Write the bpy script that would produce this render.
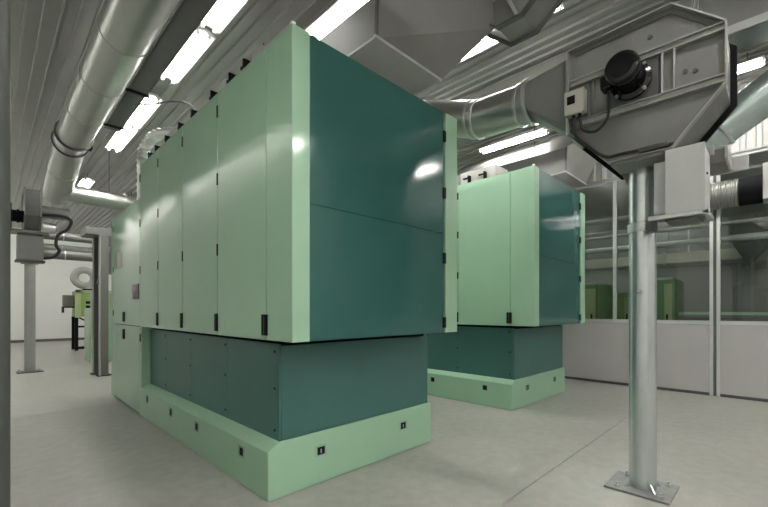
import bpy, bmesh, math, random
from mathutils import Vector, Matrix
random.seed(7)
for o in list(bpy.data.objects):
    bpy.data.objects.remove(o, do_unlink=True)
scene = bpy.context.scene
COL = scene.collection
V = Vector

# ------------------------------------------------------------------ camera, world, exposure
FPX = 397.0
cam = bpy.data.cameras.new('camera')
cam.sensor_fit = 'HORIZONTAL'; cam.sensor_width = 36.0
cam.lens = 36.0 * FPX / 768.0
cam.shift_y = (310.0 - 253.5) / 768.0
cam.clip_start = 0.05; cam.clip_end = 200
camo = bpy.data.objects.new('camera', cam)
camo.location = (0, 0, 1.5)
camo.rotation_euler = (math.radians(90), 0, math.radians(-45))
COL.objects.link(camo)
scene.camera = camo

world = bpy.data.worlds.new('world'); scene.world = world
world.use_nodes = True
world.node_tree.nodes['Background'].inputs[0].default_value = (0.9, 0.95, 1.0, 1)
world.node_tree.nodes['Background'].inputs[1].default_value = 0.3

vs = scene.view_settings
vs.view_transform = 'Standard'; vs.look = 'None'; vs.gamma = 1.0; vs.use_curve_mapping = False
vs.exposure = 1.70
TUBE_STRENGTH = 34.0

# ------------------------------------------------------------------ materials
MAT = {}
def node_mat(name, color, rough=0.5, metal=0.0, spec=0.5, noise=0.0, nscale=6.0, bump=0.0, bscale=60.0,
             rvar=0.0, stretch=None, color2=None, coat=0.0):
    m = bpy.data.materials.new(name); m.use_nodes = True
    nt = m.node_tree; b = nt.nodes['Principled BSDF']
    b.inputs['Base Color'].default_value = (*color, 1)
    b.inputs['Roughness'].default_value = rough
    b.inputs['Metallic'].default_value = metal
    b.inputs['Specular IOR Level'].default_value = spec
    b.inputs['Coat Weight'].default_value = coat
    tc = nt.nodes.new('ShaderNodeTexCoord'); mp = nt.nodes.new('ShaderNodeMapping')
    nt.links.new(tc.outputs['Object'], mp.inputs['Vector'])
    if stretch: mp.inputs['Scale'].default_value = stretch
    if noise or rvar or color2:
        n = nt.nodes.new('ShaderNodeTexNoise'); n.inputs['Scale'].default_value = nscale
        n.inputs['Detail'].default_value = 6; n.inputs['Roughness'].default_value = 0.6
        nt.links.new(mp.outputs[0], n.inputs['Vector'])
        r = nt.nodes.new('ShaderNodeValToRGB')
        r.color_ramp.elements[0].position = 0.3; r.color_ramp.elements[1].position = 0.7
        c2 = color2 if color2 else tuple(min(1, c * (1 + noise)) for c in color)
        c1 = color if color2 else tuple(c * (1 - noise) for c in color)
        r.color_ramp.elements[0].color = (*c1, 1); r.color_ramp.elements[1].color = (*c2, 1)
        nt.links.new(n.outputs['Fac'], r.inputs['Fac'])
        nt.links.new(r.outputs['Color'], b.inputs['Base Color'])
        if rvar:
            mr = nt.nodes.new('ShaderNodeMapRange')
            mr.inputs['To Min'].default_value = max(0.02, rough - rvar); mr.inputs['To Max'].default_value = rough + rvar
            nt.links.new(n.outputs['Fac'], mr.inputs['Value'])
            nt.links.new(mr.outputs[0], b.inputs['Roughness'])
    if bump:
        n2 = nt.nodes.new('ShaderNodeTexNoise'); n2.inputs['Scale'].default_value = bscale
        n2.inputs['Detail'].default_value = 4
        nt.links.new(mp.outputs[0], n2.inputs['Vector'])
        bp = nt.nodes.new('ShaderNodeBump'); bp.inputs['Strength'].default_value = bump
        bp.inputs['Distance'].default_value = 0.004
        nt.links.new(n2.outputs['Fac'], bp.inputs['Height'])
        nt.links.new(bp.outputs[0], b.inputs['Normal'])
    MAT[name] = m
    return m

node_mat('mint', (0.330, 0.505, 0.365), 0.10, noise=0.02, nscale=2.0)
node_mat('mint_plinth', (0.325, 0.520, 0.365), 0.28, noise=0.03, nscale=2.0)
node_mat('teal', (0.029, 0.105, 0.093), 0.11, noise=0.04, nscale=2.0)
node_mat('teal_waist', (0.048, 0.142, 0.128), 0.42, noise=0.04, nscale=2.0)
node_mat('gap_shade', (0.006, 0.009, 0.008), 0.8, spec=0.1)  # near black, puts the shade inside gaps into the colour
node_mat('black', (0.006, 0.006, 0.007), 0.6, spec=0.12, noise=0.1)
node_mat('black_gloss', (0.006, 0.006, 0.007), 0.12, noise=0.1, nscale=20, bump=0.05)
node_mat('rubber', (0.014, 0.014, 0.015), 0.5, noise=0.1)
node_mat('galv', (0.60, 0.61, 0.60), 0.34, metal=0.85, noise=0.10, nscale=9.0, rvar=0.06)
node_mat('duct_galv', (0.44, 0.45, 0.42), 0.30, metal=0.95, noise=0.04, nscale=3.0)
node_mat('post_galv', (0.62, 0.65, 0.66), 0.27, metal=0.85, noise=0.05, nscale=10.0)
node_mat('ceiling_metal', (0.37, 0.37, 0.35), 0.36, metal=0.4, noise=0.06, nscale=1.2)
node_mat('grey_sheet', (0.17, 0.168, 0.155), 0.45, metal=0.15, noise=0.05, nscale=3.0, bump=0.02)
node_mat('grey_light', (0.40, 0.40, 0.385), 0.45, metal=0.1, noise=0.04, nscale=4.0)
node_mat('grey_dark', (0.085, 0.085, 0.082), 0.45, metal=0.2, noise=0.08, nscale=5.0)
node_mat('column_grey', (0.13, 0.135, 0.125), 0.5, metal=0.2, noise=0.06, nscale=5.0)
node_mat('fan_grey', (0.190, 0.190, 0.180), 0.42, metal=0.2, noise=0.05, nscale=5.0, bump=0.02)
node_mat('cabinet_white', (0.50, 0.50, 0.49), 0.40, noise=0.02, nscale=5.0)
node_mat('beige', (0.42, 0.41, 0.35), 0.45, noise=0.03)
node_mat('wall_white', (0.80, 0.80, 0.77), 0.65, noise=0.02, nscale=1.5)
node_mat('wall_pale', (0.55, 0.55, 0.53), 0.6, noise=0.02, nscale=1.5)  # darker tone for the end wall opposite the white one
node_mat('cladding', (0.50, 0.50, 0.48), 0.5, metal=0.2, noise=0.03, nscale=2.0)
node_mat('fixture_white', (0.78, 0.78, 0.76), 0.4, noise=0.01)
node_mat('beam_olive', (0.19, 0.19, 0.17), 0.5, metal=0.1, noise=0.05)
node_mat('galv_teal_reflection', (0.47, 0.55, 0.54), 0.25, metal=0.9, noise=0.06, nscale=4.0)  # galvanised metal with the machines' teal reflection put into its colour
node_mat('olive_green', (0.27, 0.40, 0.13), 0.45, noise=0.05)
node_mat('leaf_green', (0.14, 0.25, 0.09), 0.45, noise=0.05)
node_mat('pale_green', (0.42, 0.50, 0.26), 0.45, noise=0.04)
node_mat('fan_edge', (0.36, 0.36, 0.34), 0.4, metal=0.4, noise=0.05)
node_mat('frame_alu', (0.66, 0.68, 0.67), 0.36, metal=0.55, noise=0.04)
node_mat('plate_grey', (0.24, 0.245, 0.24), 0.4, metal=0.4, noise=0.15, nscale=12)
node_mat('joint', (0.17, 0.17, 0.155), 0.8, noise=0.1)
node_mat('tape_white', (0.55, 0.56, 0.54), 0.5)
node_mat('flex_silver', (0.62, 0.62, 0.60), 0.28, metal=0.9, noise=0.08, nscale=20)

# concrete floor: broad cloudy tone, fine speckle, slight sheen
m = node_mat('concrete', (0.262, 0.258, 0.232), 0.36, spec=0.45)
nt = m.node_tree; b = nt.nodes['Principled BSDF']
tc = nt.nodes.new('ShaderNodeTexCoord')
n1 = nt.nodes.new('ShaderNodeTexNoise'); n1.inputs['Scale'].default_value = 0.9; n1.inputs['Detail'].default_value = 8
n2 = nt.nodes.new('ShaderNodeTexNoise'); n2.inputs['Scale'].default_value = 9; n2.inputs['Detail'].default_value = 6
for n in (n1, n2): nt.links.new(tc.outputs['Object'], n.inputs['Vector'])
r1 = nt.nodes.new('ShaderNodeValToRGB')
r1.color_ramp.elements[0].position = 0.28; r1.color_ramp.elements[0].color = (0.305, 0.303, 0.272, 1)
r1.color_ramp.elements[1].position = 0.72; r1.color_ramp.elements[1].color = (0.39, 0.387, 0.352, 1)
nt.links.new(n1.outputs['Fac'], r1.inputs['Fac'])
mx = nt.nodes.new('ShaderNodeMix'); mx.data_type = 'RGBA'; mx.blend_type = 'OVERLAY'
mx.inputs['Factor'].default_value = 0.22
nt.links.new(r1.outputs['Color'], mx.inputs['A']); nt.links.new(n2.outputs['Fac'], mx.inputs['B'])
sat = nt.nodes.new('ShaderNodeHueSaturation'); sat.inputs['Saturation'].default_value = 1.0
nt.links.new(mx.outputs['Result'], sat.inputs['Color'])
nt.links.new(sat.outputs['Color'], b.inputs['Base Color'])
mr = nt.nodes.new('ShaderNodeMapRange'); mr.inputs['To Min'].default_value = 0.26; mr.inputs['To Max'].default_value = 0.46
nt.links.new(n1.outputs['Fac'], mr.inputs['Value']); nt.links.new(mr.outputs[0], b.inputs['Roughness'])

# sandwich panel with fine vertical ribbing (runs across Y on the partition)
m = node_mat('sandwich', (0.47, 0.455, 0.45), 0.45, noise=0.02, nscale=2.0)
nt = m.node_tree; b = nt.nodes['Principled BSDF']
tc = nt.nodes.new('ShaderNodeTexCoord'); w = nt.nodes.new('ShaderNodeTexWave')
w.wave_type = 'BANDS'; w.bands_direction = 'Y'; w.inputs['Scale'].default_value = 6.0; w.inputs['Distortion'].default_value = 0
nt.links.new(tc.outputs['Object'], w.inputs['Vector'])
bp = nt.nodes.new('ShaderNodeBump'); bp.inputs['Strength'].default_value = 0.25; bp.inputs['Distance'].default_value = 0.003
nt.links.new(w.outputs['Fac'], bp.inputs['Height']); nt.links.new(bp.outputs[0], b.inputs['Normal'])

def emis(name, col, s):
    m = bpy.data.materials.new(name); m.use_nodes = True
    nt = m.node_tree; nt.nodes.remove(nt.nodes['Principled BSDF'])
    e = nt.nodes.new('ShaderNodeEmission'); e.inputs[0].default_value = (*col, 1); e.inputs[1].default_value = s
    nt.links.new(e.outputs[0], nt.nodes['Material Output'].inputs[0]); MAT[name] = m
emis('tube_light', (1.0, 0.99, 0.955), TUBE_STRENGTH)
emis('tube_light_wall', (1.0, 0.99, 0.955), TUBE_STRENGTH*0.6)
emis('tube_light_dim', (1.0, 0.99, 0.955), TUBE_STRENGTH*0.3)

m = bpy.data.materials.new('glass'); m.use_nodes = True
nt = m.node_tree; nt.nodes.remove(nt.nodes['Principled BSDF'])
tr = nt.nodes.new('ShaderNodeBsdfTransparent'); tr.inputs[0].default_value = (0.90, 0.93, 0.91, 1)
gl = nt.nodes.new('ShaderNodeBsdfGlossy'); gl.inputs[0].default_value = (1, 1, 1, 1); gl.inputs['Roughness'].default_value = 0.02
fr = nt.nodes.new('ShaderNodeFresnel'); fr.inputs[0].default_value = 1.5
mxs = nt.nodes.new('ShaderNodeMixShader')
nt.links.new(fr.outputs[0], mxs.inputs[0]); nt.links.new(tr.outputs[0], mxs.inputs[1]); nt.links.new(gl.outputs[0], mxs.inputs[2])
nt.links.new(mxs.outputs[0], nt.nodes['Material Output'].inputs[0]); MAT['glass'] = m

# ------------------------------------------------------------------ mesh helpers
def tag(o, label=None, cat=None, group=None, kind=None):
    if label: o['label'] = label
    if cat: o['category'] = cat
    if group: o['group'] = group
    if kind: o['kind'] = kind
    return o

def thing(name, loc, label=None, cat=None, group=None, kind=None):
    o = bpy.data.objects.new(name, None); o.empty_display_size = 0.2
    o.location = loc; COL.objects.link(o)
    return tag(o, label, cat, group, kind)

def origin_of(o):
    p = V((0, 0, 0))
    while o:
        p = p + V(o.location); o = o.parent
    return p

def frame(d):
    d = V(d).normalized()
    up = V((0, 0, 1)) if abs(d.z) < 0.95 else V((1, 0, 0))
    a = d.cross(up).normalized(); b = a.cross(d).normalized()
    return a, b

class MB:
    """collects shapes given in world coordinates; build() links them as ONE mesh object"""
    def __init__(self): self.v = []; self.f = []
    def add(self, vs, fs):
        n = len(self.v); self.v += [V(p) for p in vs]
        self.f += [[i + n for i in f] for f in fs]; return self
    def box(self, x0, x1, y0, y1, z0, z1):
        return self.add([(x0,y0,z0),(x1,y0,z0),(x1,y1,z0),(x0,y1,z0),(x0,y0,z1),(x1,y0,z1),(x1,y1,z1),(x0,y1,z1)],
            [(0,3,2,1),(4,5,6,7),(0,1,5,4),(1,2,6,5),(2,3,7,6),(3,0,4,7)])
    def obox(self, c, ax, ay, az, sx, sy, sz):
        c = V(c); ax, ay, az = V(ax).normalized(), V(ay).normalized(), V(az).normalized()
        vs = [c + ax*sx*i/2 + ay*sy*j/2 + az*sz*k/2 for k in (-1,1) for (i,j) in ((-1,-1),(1,-1),(1,1),(-1,1))]
        return self.add(vs, [(0,3,2,1),(4,5,6,7),(0,1,5,4),(1,2,6,5),(2,3,7,6),(3,0,4,7)])
    def bar(self, p, q, w, h):
        p, q = V(p), V(q); a, b = frame(q - p)
        return self.obox((p+q)/2, q-p, a, b, (q-p).length, w, h)
    def prism(self, poly, axis, a0, a1):
        """poly of 2D points; axis 'x': (y,z), 'y': (x,z), 'z': (x,y)"""
        def P(t, a): return {'x': (a, t[0], t[1]), 'y': (t[0], a, t[1]), 'z': (t[0], t[1], a)}[axis]
        n = len(poly)
        vs = [P(t, a0) for t in poly] + [P(t, a1) for t in poly]
        fs = [list(range(n))[::-1], [i+n for i in range(n)]] + [(i,(i+1)%n,(i+1)%n+n,i+n) for i in range(n)]
        return self.add(vs, fs)
    def ring(self, outer, inner, axis, a0, a1):
        """frame between two polygons with the same vertex count"""
        def P(t, a): return {'x': (a, t[0], t[1]), 'y': (t[0], a, t[1]), 'z': (t[0], t[1], a)}[axis]
        n = len(outer)
        vs = [P(t,a0) for t in outer]+[P(t,a0) for t in inner]+[P(t,a1) for t in outer]+[P(t,a1) for t in inner]
        fs = []
        for i in range(n):
            j = (i+1) % n
            fs += [(i,j,n+j,n+i),(2*n+i,3*n+i,3*n+j,2*n+j),(i,2*n+i,2*n+j,j),(n+i,n+j,3*n+j,3*n+i)]
        return self.add(vs, fs)
    def tube(self, pts, r, n=16, caps=True, inner=None):
        pts = [V(p) for p in pts]; m = len(pts)
        rs = r if isinstance(r, (list, tuple)) else [r]*m
        ds = [(pts[i+1]-pts[i]).normalized() for i in range(m-1)]
        a, b = frame(ds[0]); vs = []
        for i in range(m):
            if i == 0: d = ds[0]; k = 1
            elif i == m-1: d = ds[-1]; k = 1
            else:
                d = (ds[i-1]+ds[i]).normalized(); k = 1/max(0.4, d.dot(ds[i]))
            # parallel transport
            a = (a - d*a.dot(d)).normalized(); b2 = d.cross(a).normalized()
            b2 = -b2 if False else b2
            if 0 < i < m-1 and (ds[i]-ds[i-1]).length > 1e-4:
                bend = (ds[i]-ds[i-1]).normalized()
            else: bend = None
            for t in range(n):
                an = 2*math.pi*t/n
                o = (a*math.cos(an)+b2*math.sin(an))*rs[i]
                if bend is not None: o = o + bend*(o.dot(bend))*(k-1)
                vs.append(pts[i]+o)
        fs = []
        for i in range(m-1):
            for t in range(n):
                u = (t+1) % n
                fs.append((i*n+t, i*n+u, (i+1)*n+u, (i+1)*n+t))
        if caps: fs += [list(range(n))[::-1], [(m-1)*n+t for t in range(n)]]
        return self.add(vs, fs)
    def cyl(self, p, q, r, n=16): return self.tube([p, q], r, n)
    def loft(self, rings, caps=True):
        n = len(rings[0]); vs = [p for r in rings for p in r]; fs = []
        for i in range(len(rings)-1):
            for t in range(n):
                u = (t+1) % n; fs.append((i*n+t, i*n+u, (i+1)*n+u, (i+1)*n+t))
        if caps: fs += [list(range(n))[::-1], [(len(rings)-1)*n+t for t in range(n)]]
        return self.add(vs, fs)
    def mesh(self, org, bevel=0, seg=2, smooth=40):
        me = bpy.data.meshes.new('m')
        me.from_pydata([tuple(p - org) for p in self.v], [], self.f)
        bm = bmesh.new(); bm.from_mesh(me)
        bmesh.ops.recalc_face_normals(bm, faces=bm.faces)
        if bevel:
            es = [e for e in bm.edges if len(e.link_faces) == 2 and e.calc_face_angle(0) > math.radians(30)]
            bmesh.ops.bevel(bm, geom=es, offset=bevel, segments=seg, profile=0.6, affect='EDGES', clamp_overlap=True)
        bm.to_mesh(me); bm.free()
        if bevel: smooth = 0
        if smooth:
            for p in me.polygons: p.use_smooth = True
            me.set_sharp_from_angle(angle=math.radians(smooth))
        return me
    def build(self, name, mat, parent=None, bevel=0, seg=2, smooth=40, org=None):
        po = origin_of(parent) if parent else V((0,0,0))
        if org is None:
            org = po if parent else V(self.v[0])*0
        me = self.mesh(V(org), bevel, seg, smooth)
        me.name = name; me.materials.append(MAT[mat])
        o = bpy.data.objects.new(name, me); COL.objects.link(o)
        if parent:
            o.parent = parent; o.location = V(org) - po
        else:
            o.location = org
        return o

def box(name, mat, parent, x0, x1, y0, y1, z0, z1, bevel=0.0, seg=2):
    return MB().box(x0,x1,y0,y1,z0,z1).build(name, mat, parent, bevel, seg)

def share(src, name, parent, loc):
    """another object on the same mesh; loc in world coordinates"""
    o = bpy.data.objects.new(name, src.data); COL.objects.link(o)
    o.parent = parent; o.location = V(loc) - origin_of(parent); return o

def copy_tree(o, parent=None):
    kids = list(o.children)
    c = o.copy(); COL.objects.link(c)
    if parent: c.parent = parent
    for ch in kids: copy_tree(ch, c)
    return c

def arc(c, r, a0, a1, n, ax, ay):
    c, ax, ay = V(c), V(ax), V(ay)
    return [c + ax*r*math.cos(a0+(a1-a0)*i/n) + ay*r*math.sin(a0+(a1-a0)*i/n) for i in range(n+1)]

def smooth_path(pts, n=6):
    pts = [V(p) for p in pts]; out = []
    P = [pts[0]] + pts + [pts[-1]]
    for i in range(1, len(P)-2):
        for k in range(n):
            t = k/n; a, b, c, d = P[i-1], P[i], P[i+1], P[i+2]
            out.append(0.5*((2*b)+(c-a)*t+(2*a-5*b+4*c-d)*t*t+(3*b-a-3*c+d)*t**3))
    out.append(pts[-1]); return out

ZC = 5.30          # ceiling
XL, XP, XR = -1.30, 9.0, 40.0   # left wall, glass partition, far wall of the next hall
YF, YB = -6.0, 24.8

# ------------------------------------------------------------------ floor
fl = MB().box(XL-0.3, XR+0.3, YF-0.3, YB+0.3, -0.30, -0.012).build('floor', 'joint')
tag(fl, 'grey polished concrete floor cast in large slabs', 'floor', kind='structure')
ys = [YF-0.3, -4.48, 1.52, 7.52, 13.52, 19.52, YB+0.3]
xs = [XL-0.3, 3.0+6.05, XR+0.3]
for i in range(len(ys)-1):
    for j in range(len(xs)-1):
        MB().box(xs[j]+0.003, xs[j+1]-0.003, ys[i]+0.003, ys[i+1]-0.003, -0.05, 0.0).build('floor_slab', 'concrete', fl)

# ------------------------------------------------------------------ ceiling of ribbed metal sheets
ce = MB().box(XL-0.3, XR+0.3, YF-0.3, YB+0.3, ZC+0.02, ZC+0.25).build('ceiling', 'grey_sheet')
tag(ce, 'ribbed galvanised metal sheet ceiling', 'ceiling', kind='structure')
PITCH = 1.0/6
def sheet_mesh(length):
    mb = MB(); prof = []
    for k in range(6):
        x = k*PITCH
        prof += [(x, 0), (x+0.126, 0), (x+0.132, -0.038), (x+0.148, -0.038), (x+0.154, 0)]
    prof.append((6*PITCH+0.012, 0))
    n = len(prof)
    vs = [(p[0], 0, p[1]) for p in prof] + [(p[0], length, p[1]) for p in prof]
    mb.add(vs, [(i, i+1, n+i+1, n+i) for i in range(n-1)])
    me = mb.mesh(V((0,0,0)), smooth=0)
    me.materials.append(MAT['ceiling_metal']); return me
SL = 7.8
sm = sheet_mesh(SL+0.1)
for i in range(int((XR+0.3-XL)/1.0)+1):
    for j in range(4):
        o = bpy.data.objects.new('ceiling_sheet', sm); COL.objects.link(o); o.parent = ce
        o.location = (XL+i*1.0, YF-0.2+j*SL, ZC-0.004*(j % 2))

# ------------------------------------------------------------------ outer walls
def wall(name, x0, x1, y0, y1, z0, z1, mat, label):
    o = box(name, mat, None, x0, x1, y0, y1, z0, z1)
    return tag(o, label, 'wall', kind='structure')
wall('wall_back', XL-0.3, XR+0.3, YB, YB+0.25, 0, ZC+0.02, 'wall_white', 'plain white end wall of the hall')
wall('wall_left', XL-0.25, XL, YF, YB, 0, ZC+0.02, 'wall_white', 'plain white long side wall')
wall('wall_front', XL-0.3, XR+0.3, YF-0.25, YF, 0, ZC+0.02, 'wall_pale', 'plain pale end wall opposite the white end wall')
wall('wall_far', XR, XR+0.25, YF, YB, 0, ZC+0.02, 'column_grey', 'dark far wall of the hall beyond the glass partition')
bb = box('baseboard_back', 'column_grey', None, XL, XP-0.1, YB-0.02, YB, 0, 0.12)
tag(bb, 'dark skirting strip along the white end wall', 'skirting', kind='structure')

# ------------------------------------------------------------------ glazed partition (X = 9)
wr = thing('wall_right', (XP, 0.816, 0), 'partition of pale ribbed panels below galvanised glazing frames', 'wall', kind='structure')
DP = 3.133
posts_y = [0.816 + DP*k for k in range(-2, 8)]
ZS, ZT = 1.30, 4.10
post0 = None
for k, y in enumerate(posts_y):
    mb = MB()
    mb.box(XP-0.012, XP+0.06, y-0.022, y+0.022, 0.0, ZC-0.0)
    p = mb.build('partition_post', 'column_grey', wr, 0.004)
for k in range(len(posts_y)-1):
    y0, y1 = posts_y[k]+0.022, posts_y[k+1]-0.022
    # lower infill panels
    for yy in (y0, y1-0.05): box('panel_upright', 'frame_alu', wr, XP-0.03, XP+0.05, yy, yy+0.05, 0.0, ZS-0.05, 0.003)
    box('lower_panel', 'sandwich', wr, XP-0.02, XP+0.04, y0+0.05, y1-0.05, 0.05, ZS-0.05)
    box('base_channel', 'grey_dark', wr, XP-0.028, XP+0.045, y0+0.05, y1-0.05, 0.0, 0.05)
    # upper cladding with vertical ribs above the glazing
    mb = MB(); prof = []; yy = y0
    while yy < y1-0.001:
        e = min(yy+0.2, y1); w = e-yy
        prof += [(XP, yy), (XP, yy+w*0.5), (XP-0.03, yy+w*0.6), (XP-0.03, yy+w*0.88), (XP, yy+w*0.98)]; yy = e
    prof.append((XP, y1))
    poly = prof + [(XP+0.05, y1), (XP+0.05, y0)]
    mb.prism(poly, 'z', ZT+0.08, ZC)
    mb.build('upper_cladding', 'cladding', wr, smooth=0)
    box('cladding_ledge', 'grey_light', wr, XP-0.07, XP+0.06, y0, y1, ZT+0.05, ZT+0.08, 0.004)
for k in range(len(posts_y)-1):
    y0, y1 = posts_y[k]+0.022, posts_y[k+1]-0.022
    wn = thing('window_%d' % (k+1), (XP, (y0+y1)/2, ZS), 'tall interior glazing bay in a galvanised frame above pale panel', 'window', kind='structure')
    mb = MB()
    f = 0.05
    mb.box(XP-0.03, XP+0.05, y0, y1, ZS-0.05, ZS+0.012)
    mb.box(XP-0.03, XP+0.05, y0, y1, ZT, ZT+0.05)
    mb.box(XP-0.03, XP+0.05, y0, y0+f, ZS+0.012, ZT)
    mb.box(XP-0.03, XP+0.05, y1-f, y1, ZS+0.012, ZT)
    mb.build('window_frame', 'frame_alu', wn)
    ym = (y0+y1)/2
    box('mullion', 'frame_alu', wn, XP-0.03, XP+0.05, ym-0.028, ym+0.028, ZS+0.012, ZT, 0.003)
    box('pane', 'glass', wn, XP+0.006, XP+0.014, y0+f, ym-0.028, ZS+0.012, ZT)
    box('pane', 'glass', wn, XP+0.006, XP+0.014, ym+0.028, y1-f, ZS+0.012, ZT)

# roof beam along the hall
bm_ = thing('roof_beam', (6.0, 0, 4.6), 'long olive grey steel roof beam with bottom flange coloured with a teal reflection', 'beam', kind='structure')
box('web', 'beam_olive', bm_, 5.98, 6.04, YF, YB, 4.62, ZC-0.04)
box('bottom_flange', 'galv_teal_reflection', bm_, 5.86, 6.30, YF, YB, 4.58, 4.62)
box('flange_lip', 'grey_light', bm_, 5.84, 5.86, YF, YB, 4.57, 4.66)

# foreground column
fc = thing('steel_column', (0.02, 3.6, 0), 'dark grey round steel column reaching from floor to ceiling', 'column')
MB().cyl((0.02,3.6,0.02), (0.02,3.6,ZC-0.0), 0.090, 28).build('shaft', 'column_grey', fc)
box('base_plate', 'column_grey', fc, -0.12, 0.16, 3.46, 3.74, 0, 0.02, 0.003)

# ------------------------------------------------------------------ carding machine
def make_machine():
    X0, X1 = 1.545, 3.595
    YC, YP, YE, YT = 2.475, 2.82, 6.47, 8.32     # cabinet front, plinth front, end of cabinet, end of tall section
    ZB, ZTOP, ZLOW = 1.264, 3.560, 3.10
    R = thing('carding_machine', ((X0+X1)/2, 5.4, 0))
    # ---- plinth
    box('floor_gap_shade', 'gap_shade', R, X0+0.02, X1-0.02, YP+0.02, YT-0.02, 0.0, 0.03)  # black strip stands in for the shadow gap at the floor
    d = 0.11
    side = MB().prism([(X0,0.006),(X0,0.389),(X0+d,0.449),(X0+d,0.006)], 'y', YP+0.018, YE-0.002).build('plinth_side', 'mint_plinth', R, 0.006)
    MB().prism([(X1,0.006),(X1-d,0.006),(X1-d,0.449),(X1,0.389)], 'y', YP+0.018, YE-0.002).build('plinth_side', 'mint_plinth', R, 0.006)
    front = MB().prism([(X0,0.006),(X1-0.02,0.006),(X1-0.02,0.449),(X0+d,0.449),(X0,0.389)], 'y', YP, YP+0.016).build('plinth_front', 'mint_plinth', R, 0.003)
    # access recesses: pale rim round a black plate that paints the hollow's shade
    for y in (3.273, 4.30, 5.12, 6.10):
        rim = MB().ring([(y-0.055,0.235),(y+0.055,0.235),(y+0.055,0.337),(y-0.055,0.337)],
                        [(y-0.038,0.250),(y+0.038,0.250),(y+0.038,0.322),(y-0.038,0.322)], 'x', X0-0.006, X0+0.002).build('recess_rim', 'mint', side)
        box('recess_shade_plate', 'black', side, X0-0.0015, X0+0.004, y-0.039, y+0.039, 0.249, 0.323)
    for x in (2.047, 3.104):
        MB().ring([(x-0.054,0.238),(x+0.054,0.238),(x+0.054,0.328),(x-0.054,0.328)],
                  [(x-0.041,0.249),(x+0.041,0.249),(x+0.041,0.317),(x-0.041,0.317)], 'y', YP-0.006, YP+0.002).build('recess_rim', 'mint', front)
        box('recess_shade_plate', 'black', front, x-0.042, x+0.042, YP-0.0015, YP+0.004, 0.248, 0.318)
        box('latch', 'grey_light', front, x-0.004, x+0.006, YP-0.004, YP, 0.262, 0.296)
    # ---- waist
    WX0, WX1, WY = X0+d+0.004, X1-0.045, YP+0.03
    box('waist_core', 'gap_shade', R, WX0+0.03, WX1-0.03, WY+0.03, YE, 0.40, ZB)
    edges = [WY+0.022, 3.82, 4.77, 5.67, YE-0.06]
    screw = None
    for i in range(4):
        p = box('waist_panel', 'teal_waist', R, WX0, WX0+0.02, edges[i]+0.002, edges[i+1]-0.002, 0.43, ZB-0.04, 0.002)
        for z in (1.16, 0.86, 0.52):
            for y in (edges[i]+0.045,):
                if screw is None:
                    screw = MB().cyl((WX0-0.005,y,z),(WX0+0.001,y,z),0.011,10).build('screw','black',p,org=V((WX0,y,z)))
                else: share(screw,'screw',p,(WX0,y,z))
        q = box('waist_panel', 'teal_waist', R, WX1-0.02, WX1, edges[i]+0.002, edges[i+1]-0.002, 0.43, ZB-0.04, 0.002)
    box('waist_corner', 'teal_waist', R, WX0, WX0+0.02, WY, WY+0.020, 0.43, ZB-0.04, 0.002)
    box('waist_front', 'teal_waist', R, WX0+0.023, WX1, WY, WY+0.02, 0.43, ZB-0.055, 0.002)
    box('recess_jamb', 'mint', R, X0+0.004, WX0+0.03, YE-0.06, YE-0.003, 0.36, ZB-0.006, 0.003)
    # ---- upper cabinet
    core = MB().box(X0+0.045, X1-0.045, YC+0.045, YE-0.01, ZB+0.012, ZTOP-0.02).build('cabinet_core', 'gap_shade', R)
    de = [2.85, 3.777, 4.73, 5.627, YE]
    T = 0.042
    handle = None
    # corner cover wraps round onto the front
    MB().prism([(X0,YC),(1.697,YC),(1.697,YC+0.04),(X0+T,YC+0.04),(X0+T,2.847),(X0,2.847)], 'z', ZB, ZTOP).build('corner_cover', 'mint', R, 0.007)
    for i in range(4):
        g = 0.003 if i == 0 else 0.006
        dr = box('cover_door', 'mint', R, X0, X0+T, de[i]+(0.002 if i==0 else 0.006), de[i+1]-0.006, ZB, ZTOP, 0.004)
        hy = de[i]+0.03 if i == 0 else de[i]+0.035
        hh = box('handle', 'black', dr, X0-0.014, X0+0.002, hy-0.055 if i==0 else hy-0.045, hy+0.025 if i == 0 else hy+0.012, 1.30, 1.465, 0.004)
        if i == 0:
            box('handle_split', 'grey_dark', dr, X0-0.0155, X0-0.010, hy-0.018, hy-0.012, 1.31, 1.455)
    for y in (3.777, 5.627, 6.466, 4.73):
        for z in ((2.07, 2.74, 3.38) if y != 4.73 else (2.1, 3.38)):
            box('hinge', 'black', R, X0-0.007, X0+0.01, y-0.012, y+0.012, z-0.055, z+0.055, 0.002)
    # right hand cover (mirrored)
    MB().prism([(X1,YC),(3.385,YC),(3.385,YC+0.04),(X1-T,YC+0.04),(X1-T,2.847),(X1,2.847)], 'z', ZB, ZTOP).build('corner_cover', 'mint', R, 0.007)
    for i in range(4):
        box('cover_door', 'mint', R, X1-T, X1, de[i]+0.006, de[i+1]-0.006, ZB, ZTOP, 0.004)
    # teal front, two panels with a hairline joint
    box('front_panel', 'teal', R, 1.703, 3.352, YC+0.008, YC+0.04, ZB+0.002, 2.294, 0.002)
    box('front_panel', 'teal', R, 1.703, 3.352, YC+0.008, YC+0.04, 2.297, ZTOP-0.004, 0.002)
    for z in (1.37, 2.04, 2.72, 3.31):
        box('hinge', 'black', R, 3.345, 3.392, YC-0.004, YC+0.03, z-0.055, z+0.055, 0.003)
    # ---- top
    box('top_plate', 'grey_light', R, X0+T, X1-T, YC+0.04, YE-0.01, ZTOP-0.03, ZTOP-0.006, 0.003)
    box('corner_fitting', 'fixture_white', R, X0+0.005, X0+0.035, YC+0.01, YC+0.04, ZTOP-0.002, ZTOP+0.025, 0.004)
    tops = [(3.15,3.80),(3.86,4.75),(4.81,5.66),(5.72,6.40)]
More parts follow.
